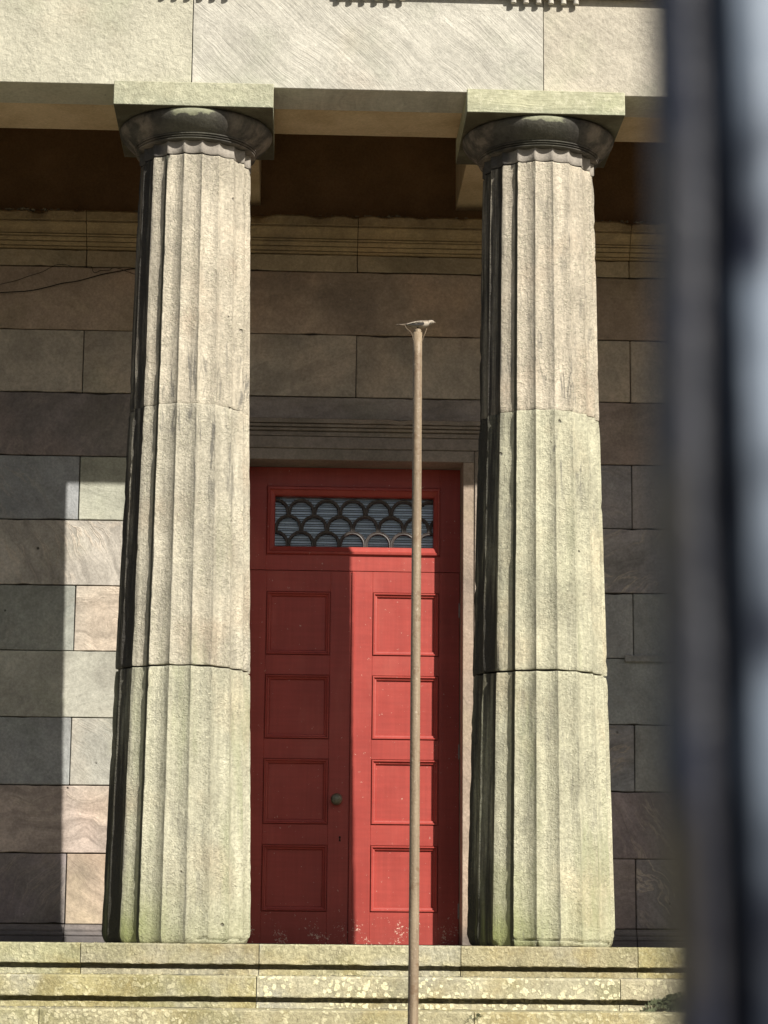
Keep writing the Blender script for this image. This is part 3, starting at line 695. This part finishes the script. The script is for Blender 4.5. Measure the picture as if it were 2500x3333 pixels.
child(from_bm('frieze_course', cbox((XL, XR, YF - 0.01, -1.70, 6.172, 7.0), 0.003), M['arch'], colr=(0.48, 0.44, 0.36, 0.2)), ent)
child(from_bm('upper_cornice', cbox((XL - 0.3, XR + 0.3, YF - 0.42, -1.70, 7.002, 7.3), 0.003), M['arch'], colr=(0.48, 0.44, 0.36, 0.2)), ent)
gvs, gfs = lathe([(0.0155, -0.038), (0.0185, -0.036), (0.0165, 0.0)], 14)
gm = mesh('gutta', gvs, gfs, M['arch'], False)
for i in range(-4, 6):
    x = 0.455 + i * S / 2
    rg = from_bm('regula', cbox((x - 0.232, x + 0.232, YF - 0.058, YF - 0.001, 6.0865, 6.1015), 0.002), M['arch'], colr=(0.50, 0.46, 0.40, 0.1)); child(rg, ent)
    for k_ in range(6):
        gu = link('gutta', gm, rg, (x - 0.205 + k_ * 0.082, YF - 0.033, 6.086)); gu.color = (0.52, 0.49, 0.42, 0.1)

# ------------------------------------------------------------------ ceiling
ceil = thing('portico_ceiling', 'shadowed brown ceiling of the porch, with deep stone beams', 'ceiling', (0.455, -0.8, 6.0))
child(from_bm('ceiling_slab', cbox((XL, XR, -1.70, 0.4, 6.201, 6.35), 0), M['plaster']), ceil)
for cx in CX:
    child(from_bm('ceiling_beam', cbox((cx - 0.40, cx + 0.40, YB + 0.002, 0.018, 5.462, 6.2), 0.004, 0.001), M['soffit']), ceil)

# ------------------------------------------------------------------ red double door with fanlight
YD = 0.262; MID = 0.4565; HL, HR = A0, A1
door = thing('double_door', 'red panelled double door with an arched iron grille in its fanlight', 'door', (MID, YD, -0.011))
def leaf(x0, x1, left):
    """stiles and rails round four recessed panels"""
    z0, z1 = -0.008, 2.722
    pz = [(0.222, 0.702), (0.850, 1.328), (1.472, 1.946), (2.092, 2.566)]
    px = (x0 + 0.1565, x1 - 0.154) if left else (x0 + 0.154, x1 - 0.1525)
    bm = bmesh.new(); y0, y1 = YD, YD + 0.05
    cbox((x0, px[0] - 0.0004, y0, y1, z0, z1), 0.0015, 0, bm); cbox((px[1] + 0.0004, x1, y0, y1, z0, z1), 0.0015, 0, bm)
    zz = [z0] + [v for p_ in pz for v in p_] + [z1]
    for i in range(0, len(zz), 2): cbox((px[0], px[1], y0 + 0.0008, y1, zz[i], zz[i + 1]), 0.0015, 0, bm)
    lf = from_bm('door_leaf', bm, M['red']); child(lf, door)
    for a_, b_ in pz:
        pr_ = [(-0.003, y0 + 0.014), (0.0015, y0 + 0.014), (0.002, y0 - 0.004), (0.006, y0 - 0.009), (0.012, y0 - 0.009), (0.016, y0 - 0.003), (0.019, y0 + 0.004), (0.030, y0 + 0.007), (0.034, y0 + 0.016), (0.036, y0 + 0.021)]
        vs, fs = rect_loft(px[0] + 0.002, px[1] - 0.002, a_ + 0.002, b_ - 0.002, pr_)
        o = mk('door_panel', vs, fs, M['red']); o.parent = lf
    return lf
lf = leaf(HL + 0.004, MID - 0.0105, True)
rf = leaf(MID - 0.006, HR - 0.004, False)
child_ = lambda o, p_: setattr(o, 'parent', p_)
cb = from_bm('meeting_bead', cbox((MID - 0.0085, MID + 0.016, YD - 0.010, YD - 0.0005, -0.006, 2.718), 0.004), M['red']); cb.parent = rf
# knob: rose, neck and ball turned on one axis
vs, fs = lathe([(0.001, 0.0), (0.020, 0.0), (0.020, 0.006), (0.011, 0.010), (0.011, 0.026), (0.024, 0.031), (0.039, 0.040), (0.044, 0.052), (0.041, 0.064), (0.029, 0.073), (0.012, 0.077), (0.001, 0.0775)], 28)
vs = [(x + 0.354, YD - z, y + 1.031) for x, y, z in vs]
o = fix(mk('door_knob', vs, fs, M['knob'], smooth=True)); o.parent = lf
for kx, kz, s_ in ((0.3835, 1.026, 0.7), (0.3815, 0.752, 1.15)):
    pts = [(math.cos(t) * 0.0065, math.sin(t) * 0.0065 + 0.006) for t in [R(-60 + 300 * i / 12) for i in range(13)]] + [(-0.006, -0.020), (0.006, -0.020)]
    pts = [(kx + a_ * s_, kz + b_ * s_) for a_, b_ in pts]; m = len(pts)
    vs = [(a_, YD - 0.0012, b_) for a_, b_ in pts] + [(a_, YD + 0.001, b_) for a_, b_ in pts]
    o = mk('keyhole', vs, [tuple(range(m))] + [(i, (i + 1) % m, m + (i + 1) % m, m + i) for i in range(m)], M['hole']); o.parent = lf
for hz in (0.235, 0.49 + 0.9, 2.44):
    o = from_bm('hinge', cbox((HR - 0.012, HR - 0.0005, YD - 0.006, YD - 0.0005, hz - 0.055, hz + 0.055), 0.002), M['hinge']); o.parent = rf
# fanlight: red frame, moulding, grille, pane and blind
ft = bmesh.new()
ox0, ox1, oz0, oz1 = -0.131, 1.056, 2.909, 3.291
fx0, fx1, fz0, fz1 = -0.193, 1.104, 2.843, 3.362
cbox((HL + 0.002, fx0 - 0.0003, YD, YD + 0.06, 2.7265, 3.506), 0.001, 0, ft); cbox((fx1 + 0.0003, HR - 0.002, YD, YD + 0.06, 2.7265, 3.506), 0.001, 0, ft)
cbox((fx0, fx1, YD + 0.0008, YD + 0.06, 2.7265, fz0 - 0.0003), 0.001, 0, ft); cbox((fx0, fx1, YD + 0.0008, YD + 0.06, fz1 + 0.0003, 3.506), 0.001, 0, ft)
fan = from_bm('fanlight', ft, M['red']); child(fan, door)
vs, fs = [], []
def ring_rect(prof):
    v_ = []
    for (a0, a1, b0, b1, y) in prof: v_ += [(a0, y, b0), (a1, y, b0), (a1, y, b1), (a0, y, b1)]
    f_ = [(i * 4 + k_, i * 4 + (k_ + 1) % 4, (i + 1) * 4 + (k_ + 1) % 4, (i + 1) * 4 + k_) for i in range(len(prof) - 1) for k_ in range(4)]
    return v_, f_
def lerp_ring(u, y): return (fx0 + (ox0 - fx0) * u, fx1 + (ox1 - fx1) * u, fz0 + (oz0 - fz0) * u, fz1 + (oz1 - fz1) * u, y)
vs, fs = ring_rect([lerp_ring(0, YD + 0.01), lerp_ring(0.0, YD - 0.006), lerp_ring(0.12, YD - 0.020), lerp_ring(0.34, YD - 0.022), lerp_ring(0.44, YD - 0.010), lerp_ring(0.56, YD - 0.006), lerp_ring(0.9, YD + 0.006), lerp_ring(1.0, YD + 0.016), lerp_ring(1.0, YD + 0.085)])
o = mk('fanlight_moulding', vs, fs, M['red']); o.parent = fan
# grille of overlapping arches, three rows, alternate rows offset by half
TV, TF = [], []
def arch_bar(cx_, zb, rr=0.0905, stilt=0.024):
    path = [(cx_ - rr, zb)]
    for i in range(15):
        t = math.pi - math.pi * i / 14; path.append((cx_ + rr * math.cos(t), zb + stilt + rr * math.sin(t)))
    path.append((cx_ + rr, zb))
    path = [(min(max(x, ox0 + 0.001), ox1 - 0.001), min(z, oz1 - 0.002)) for x, z in path]
    pr_ = [(-0.0125, 0.010), (-0.0125, 0.0), (-0.008, -0.010), (0.0, -0.005), (0.008, -0.010), (0.0125, 0.0), (0.0125, 0.010)]
    b0 = len(TV); m_ = len(pr_)
    inside = [ox0 - 0.0005 < x < ox1 + 0.0005 for x, z in path]
    for i, (x, z) in enumerate(path):
        xa, za = path[max(i - 1, 0)]; xb, zb_ = path[min(i + 1, len(path) - 1)]
        d = Vector((xb - xa, zb_ - za)); d = d.normalized() if d.length > 1e-6 else Vector((0, 1)); n_ = Vector((-d.y, d.x))
        for a_, y_ in pr_: TV.append((x + n_.x * a_, YD + 0.058 + y_, z + n_.y * a_))
    for i in range(len(path) - 1):
        if abs(path[i][0] - path[i + 1][0]) < 1e-5 and (path[i][0] in (ox0 + 0.001, ox1 - 0.001)): continue
        for k_ in range(m_ - 1): TF.append((b0 + i * m_ + k_, b0 + i * m_ + k_ + 1, b0 + (i + 1) * m_ + k_ + 1, b0 + (i + 1) * m_ + k_))
SP = 0.1925
for r_, zb in ((0, 3.152), (1, 3.031), (2, 2.910)):
    st = (0.0655 - SP) if r_ != 1 else -0.0305
    i = 0
    while st + i * SP < ox1 + SP / 2 - 0.02:
        arch_bar(st + i * SP, zb); i += 1
o = fix(mk('grille', TV, TF, M['tracery'])); o.parent = fan
o = from_bm('glass_pane', cbox((ox0 + 0.001, ox1 - 0.001, YD + 0.076, YD + 0.080, oz0 + 0.001, oz1 - 0.001), 0), M['glass']); o.parent = fan
n = 21
for i in range(n):
    z = oz0 + 0.009 + i * 0.0185
    hh = (0.0068, 0.0022)[i % 2]
    pr_ = [(YD + 0.118, z + hh + 0.004), (YD + 0.106, z + hh), (YD + 0.103, z - hh), (YD + 0.1045, z - hh), (YD + 0.108, z + hh - 0.001), (YD + 0.119, z + hh + 0.0025)]
    vs, fs = prism_x(pr_, ox0 - 0.03, ox1 + 0.03, 12, lambda x, i_, i=i: (0, nz(x * 4, i, 0) * 0.002))
    o = fix(mk('blind_slat', vs, fs, M['slat'])); o.parent = fan
o = from_bm('room_recess', cbox((HL, HR, YD + 0.24, YD + 0.26, -0.01, 3.55), 0), M['dark']); o.parent = fan

# ------------------------------------------------------------------ loose cables on the wall
def spline(pts, n=8):
    out = []; P = [Vector(p) for p in pts]; P = [P[0] * 2 - P[1]] + P + [P[-1] * 2 - P[-2]]
    for i in range(1, len(P) - 2):
        for s in range(n):
            t = s / n; a_, b_, c_, d_ = P[i - 1], P[i], P[i + 1], P[i + 2]
            out.append(0.5 * ((2 * b_) + (c_ - a_) * t + (2 * a_ - 5 * b_ + 4 * c_ - d_) * t * t + (3 * b_ - a_ - 3 * c_ + d_) * t ** 3))
    out.append(P[-2]); return out
pts = [(-3.4, -0.02, 4.66), (-2.7, -0.035, 4.70), (-2.131, -0.03, 4.740), (-1.98, -0.03, 4.755), (-1.86, -0.03, 4.782), (-1.75, -0.028, 4.815), (-1.62, -0.026, 4.840), (-1.46, -0.024, 4.890), (-1.33, -0.022, 4.920), (-1.2, -0.018, 4.945), (-0.9, -0.012, 4.956), (-0.6, -0.012, 4.958)]
vs, fs = tube(spline(pts), 0.0042, 6); c1 = mk('cable', vs, fs, M['cable'], smooth=True)
tag(c1, 'thick black cable sagging across the wall left of the left column', 'cable', 'loose cables on the wall')
pts = [(-3.0, -0.012, 4.70), (-2.5, -0.014, 4.745), (-2.131, -0.015, 4.822), (-2.0, -0.015, 4.870), (-1.9, -0.014, 4.905), (-1.83, -0.013, 4.945), (-1.78, -0.012, 4.966), (-1.72, -0.012, 4.964), (-1.66, -0.012, 4.950), (-1.57, -0.014, 4.956), (-1.535, -0.016, 4.955), (-1.518, -0.018, 4.914), (-1.50, -0.018, 4.907), (-1.46, -0.016, 4.925), (-1.40, -0.014, 4.928), (-1.375, -0.012, 4.948), (-1.33, -0.012, 4.946), (-1.26, -0.014, 4.920), (-1.2, -0.014, 4.902), (-1.1, -0.012, 4.904), (-0.8, -0.012, 4.92)]
vs, fs = tube(spline(pts, 5), 0.0022, 5); c2 = mk('cable', vs, fs, M['cable'], smooth=True)
tag(c2, 'thin kinked wire above the thick cable on the wall', 'cable', 'loose cables on the wall')

# ------------------------------------------------------------------ pole
PX, PY, PT = 0.5215, -7.2, 2.570
pole = thing('metal_pole', 'tall thin rusty metal pole standing in front of the red door', 'pole', (PX, PY, -1.55))
zz = [-1.55 + i * (PT + 1.55) / 40 for i in range(41)]
vs, fs = tube([(nz(z * 0.8, 1, 3) * 0.003, nz(z * 0.8, 7, 3) * 0.003, z + 1.55) for z in zz], [0.0226 - 0.0034 * (z + 1.55) / 4.12 for z in zz], 20)
mk('shaft', vs, fs, M['pole'], pole, True)
vs, fs = lathe([(0.0150, 0.0), (0.0150, 0.012), (0.011, 0.016), (0.011, 0.004)], 16)
mk('pole_cap', vs, fs, M['pole'], pole, loc=(0, 0, PT + 1.55 - 0.001))
H = PT + 1.55
def wire(pts, r_=0.0010):
    pts = [(x * 0.889, y * 0.889, H + (z - H) * 0.889) for x, y, z in pts]
    vs, fs = tube(spline(pts, 4), r_, 5); return mk('wire_prong', vs, fs, M['pole'], pole, True)
wire([(-0.019, -0.012, H - 0.045), (-0.026, -0.012, H - 0.02), (-0.031, -0.012, H - 0.004), (-0.044, -0.010, H + 0.008), (-0.056, -0.008, H + 0.021), (-0.061, -0.006, H + 0.033), (-0.072, -0.004, H + 0.036), (-0.088, -0.002, H + 0.036)])
wire([(0.021, -0.010, H - 0.05), (0.028, -0.012, H - 0.024), (0.034, -0.012, H - 0.008), (0.039, -0.010, H + 0.006), (0.043, -0.008, H + 0.020)])

# ------------------------------------------------------------------ bird on the pole: body lofted along the spine
B = thing('bird', 'small pale grey bird with a long thin tail perched on top of the pole', 'bird', (PX, PY, PT + 0.012))
U = 0.0001545
def bz(y): return (700 - y) * U - 0.004
def bx(x): return (x - 922) * U
sp = [  # x, top y, bottom y, half width (m)
    (312, 529, 545, 0.0045), (420, 522, 545, 0.0048), (540, 514, 543, 0.0052), (620, 505, 548, 0.0065), (700, 482, 556, 0.010), (780, 458, 580, 0.0145), (860, 438, 600, 0.0175),
    (950, 422, 610, 0.0188), (1040, 414, 606, 0.0185), (1120, 412, 592, 0.0172), (1190, 410, 568, 0.0148), (1235, 404, 540, 0.0126), (1270, 397, 505, 0.0118), (1310, 393, 490, 0.0118), (1340, 402, 482, 0.0104), (1362, 418, 470, 0.0072), (1372, 432, 458, 0.003)]
vs, fs = [], []; n = 16
for x, yt, yb, hw in sp:
    zc, rz = (bz(yt) + bz(yb)) / 2, abs(bz(yt) - bz(yb)) / 2 * (1.1 if x > 650 else 1.0)
    for k_ in range(n):
        t = 2 * math.pi * k_ / n; vs.append((bx(x), hw * math.cos(t), zc + rz * math.sin(t)))
for i in range(len(sp) - 1):
    for k_ in range(n): fs.append((i * n + k_, i * n + (k_ + 1) % n, (i + 1) * n + (k_ + 1) % n, (i + 1) * n + k_))
fs.append(tuple(range(n))[::-1]); fs.append(tuple((len(sp) - 1) * n + k_ for k_ in range(n)))
body = fix(mk('body', vs, fs, M['bird_white'], B, True))
body.data.materials.append(M['bird_grey'])
for p_ in body.data.polygons:
    c_ = p_.center
    if (c_.z > bz(470) and bx(760) < c_.x < bx(1225)) or c_.x < bx(640): p_.material_index = 1
def wing(side):
    out = [(1100, 505), (1060, 470), (960, 462), (860, 480), (760, 505), (640, 528), (560, 533), (640, 545), (740, 560), (840, 572), (940, 575), (1040, 560), (1090, 535)]
    m_ = len(out); v_ = []
    for lay in (0, 1):
        for x, y in out:
            f = max(0, 1 - abs((x - 960) / 330) ** 2); v_.append((bx(x), side * (0.0065 + 0.0128 * f + (0.0022 if lay else 0)), bz(y)))
    return fix(mk('wing', v_, [tuple(range(m_))[::-1], tuple(m_ + i for i in range(m_))] + [(i, (i + 1) % m_, m_ + (i + 1) % m_, m_ + i) for i in range(m_)], M['bird_black'], B))
for s_ in (-1, 1):
    wg = wing(s_)
    vs, fs = tube([(bx(1095), s_ * 0.0165, bz(500)), (bx(1020), s_ * 0.0208, bz(482)), (bx(900), s_ * 0.0215, bz(484)), (bx(800), s_ * 0.0185, bz(502))], 0.0016, 6)
    mk('wing_bar', vs, fs, M['bird_white'], wg)
    vs, fs = tube([(bx(930), s_ * 0.008, bz(600)), (bx(905), s_ * 0.009, bz(650)), (bx(925), s_ * 0.0095, -0.0005), (bx(960), s_ * 0.0095, -0.001)], [0.0028, 0.0012, 0.0011, 0.0008], 6)
    mk('leg', vs, fs, M['bird_black'], B)
    vs, fs = lathe([(0.0002, -0.0016), (0.0014, -0.001), (0.0018, 0.0), (0.0014, 0.001), (0.0002, 0.0016)], 10)
    mk('eye', vs, fs, M['bird_black'], B, True, loc=(bx(1318), s_ * 0.0108, bz(436)))
vs, fs = tube([(bx(1360), 0, bz(440)), (bx(1390), 0, bz(446)), (bx(1420), 0, bz(449))], [0.0034, 0.0022, 0.0005], 8)
mk('bill', vs, fs, M['bird_grey'], B)
vs, fs = tube([(bx(1285), -0.0112, bz(478)), (bx(1262), -0.0125, bz(500)), (bx(1245), -0.0112, bz(530))], [0.001, 0.0022, 0.001], 6)
mk('throat_bib', vs, fs, M['bird_black'], B)

# ------------------------------------------------------------------ railing right in front of the lens
rail = thing('iron_railing', 'dark navy iron railing bar close to the camera, thrown out of focus', 'railing', (0.0, -16.52, -1.55))
BX = 0.0549 + 0.0071; rail.rotation_euler = (0, R(-0.25), 0)
def bar_profile():
    # faceted cast bar: broad weathered left face, sunk middle, right roll with its highlight painted in (metres, x right, y away)
    return [(-0.0093, 0.006), (-0.0093, -0.0010), (-0.0086, -0.0036), (-0.0060, -0.0048), (-0.0056, -0.0018), (-0.0022, -0.0018), (-0.0018, -0.0046), (0.0002, -0.0078), (0.0030, -0.0086), (0.0075, -0.0066), (0.0100, -0.0010), (0.0095, 0.0050), (0.0040, 0.0085), (-0.0050, 0.0085)]
BP = bar_profile(); m = len(BP); zz = [0.05 + i * 0.02 for i in range(103)]
vs, fs = [], []
for z in zz:
    k_ = 1 + 0.10 * math.exp(-((z - 1.612) / 0.010) ** 2) + 0.10 * math.exp(-((z - 1.566) / 0.006) ** 2)
    for x, y in BP: vs.append((x * k_ + nz(z * 30, x * 120, 1) * 0.0011, y * k_ + nz(z * 9, x * 200, 5) * 0.0005, z))
for i in range(len(zz) - 1):
    for q in range(m): fs.append((i * m + q, i * m + (q + 1) % m, (i + 1) * m + (q + 1) % m, (i + 1) * m + q))
fs.append(tuple(range(m))[::-1]); fs.append(tuple((len(zz) - 1) * m + q for q in range(m)))
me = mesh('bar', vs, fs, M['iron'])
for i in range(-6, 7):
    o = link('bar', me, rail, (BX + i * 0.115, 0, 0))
for z in (0.10, 1.97):
    from_bm('cross_rail', cbox((BX - 0.75, BX + 0.75, -0.0045, 0.0045, z - 0.018, z + 0.018), 0.002), M['iron'], rail)
for s_ in (-0.765, 0.765):
    from_bm('end_post', cbox((BX + s_ - 0.018, BX + s_ + 0.018, -0.018, 0.018, 0.0, 2.1), 0.003), M['iron'], rail)

# ------------------------------------------------------------------ weeds, moss, dirt
def weed(name, loc, n, size, label, up=0.5):
    """arching stems with pairs of small leaflets"""
    vs, fs = [], []
    for i in range(n):
        a_ = random.uniform(-0.35 - 0.4 * (1 - up), math.pi + 0.35 + 0.4 * (1 - up)); L = size * random.uniform(0.45, 1.0)
        d = Vector((math.cos(a_), random.uniform(-0.7, -0.1), math.sin(a_) * up)).normalized(); base = Vector((random.uniform(-0.4, 0.4) * size, 0, random.uniform(-0.05, 0.05) * size))
        for j in range(7):
            t = 0.15 + 0.13 * j; c_ = base + d * (L * t) - Vector((0, 0, L * 0.45 * t * t)); wd = L * 0.15 * (1.15 - t)
            for sg in (-1, 1):
                b = len(vs); q = Vector((-d.z, random.uniform(-0.4, 0.1), d.x)).normalized() * sg
                tip = c_ + q * wd * 2.0 + d * wd * 0.8
                vs += [tuple(c_), tuple(c_ + d * wd * 0.8 + q * wd * 0.9), tuple(tip), tuple(c_ - d * wd * 0.3 + q * wd * 0.9)]; fs.append((b, b + 1, b + 2, b + 3))
    o = mk(name, vs, fs, M['leaf'], loc=loc)
    return tag(o, label, 'plant')
weed('fern', (2.24, E0 - 0.345, -0.335), 34, 0.17, 'dark green fern growing under the second step near the railing bar', 0.75)
weed('weed', (1.075, E0 - 0.70, -0.40), 7, 0.045, 'tiny weed sprouting from a joint in the bottom visible step', 1.0)
def crumbs(name, pts_fn, n, mat, kind='stuff'):
    bm = bmesh.new()
    for i in range(n):
        p_, s_ = pts_fn()
        g_ = bmesh.ops.create_icosphere(bm, subdivisions=1, radius=s_)
        for v in g_['verts']: v.co = Vector((v.co.x * random.uniform(0.7, 1.6), v.co.y, v.co.z * random.uniform(0.5, 1.0))) + Vector((random.uniform(-1, 1), random.uniform(-1, 1), random.uniform(-1, 1))) * s_ * 0.35 + p_
    o = from_bm(name, bm, mat); o['kind'] = kind; return o
def moss_pt():
    i = random.choice((0, 0, 1, 1, 1, 2, 2)); x = random.uniform(-2.6, 2.9)
    if nz(x * 1.7, i * 5.5, 0) < -0.05: x += 0.3
    if i == 0: return Vector((x, E0 + random.uniform(0.004, 0.06), -0.011)), random.uniform(0.001, 0.0045)
    return Vector((x, E0 - 0.34 * i + random.uniform(0.02, 0.30), -0.010 - 0.1825 * i)), random.uniform(0.0015, 0.008)
o = crumbs('moss', moss_pt, 700, M['moss'])
tag(o, 'dry yellowish moss tufts along the treads of the steps', 'moss')
def dirt_pt():
    x = random.uniform(-2.6, 3.0)
    return Vector((x, -0.135 + random.uniform(0, 0.05), 5.352 + random.uniform(0, 0.008))), random.uniform(0.002, 0.009) * (1.5 if nz(x * 2.3, 3, 3) > 0 else 0.6)
o = crumbs('dirt', dirt_pt, 500, M['dirt'])
tag(o, 'crumbling grey dirt lying along the top of the wall cornice', 'dirt')
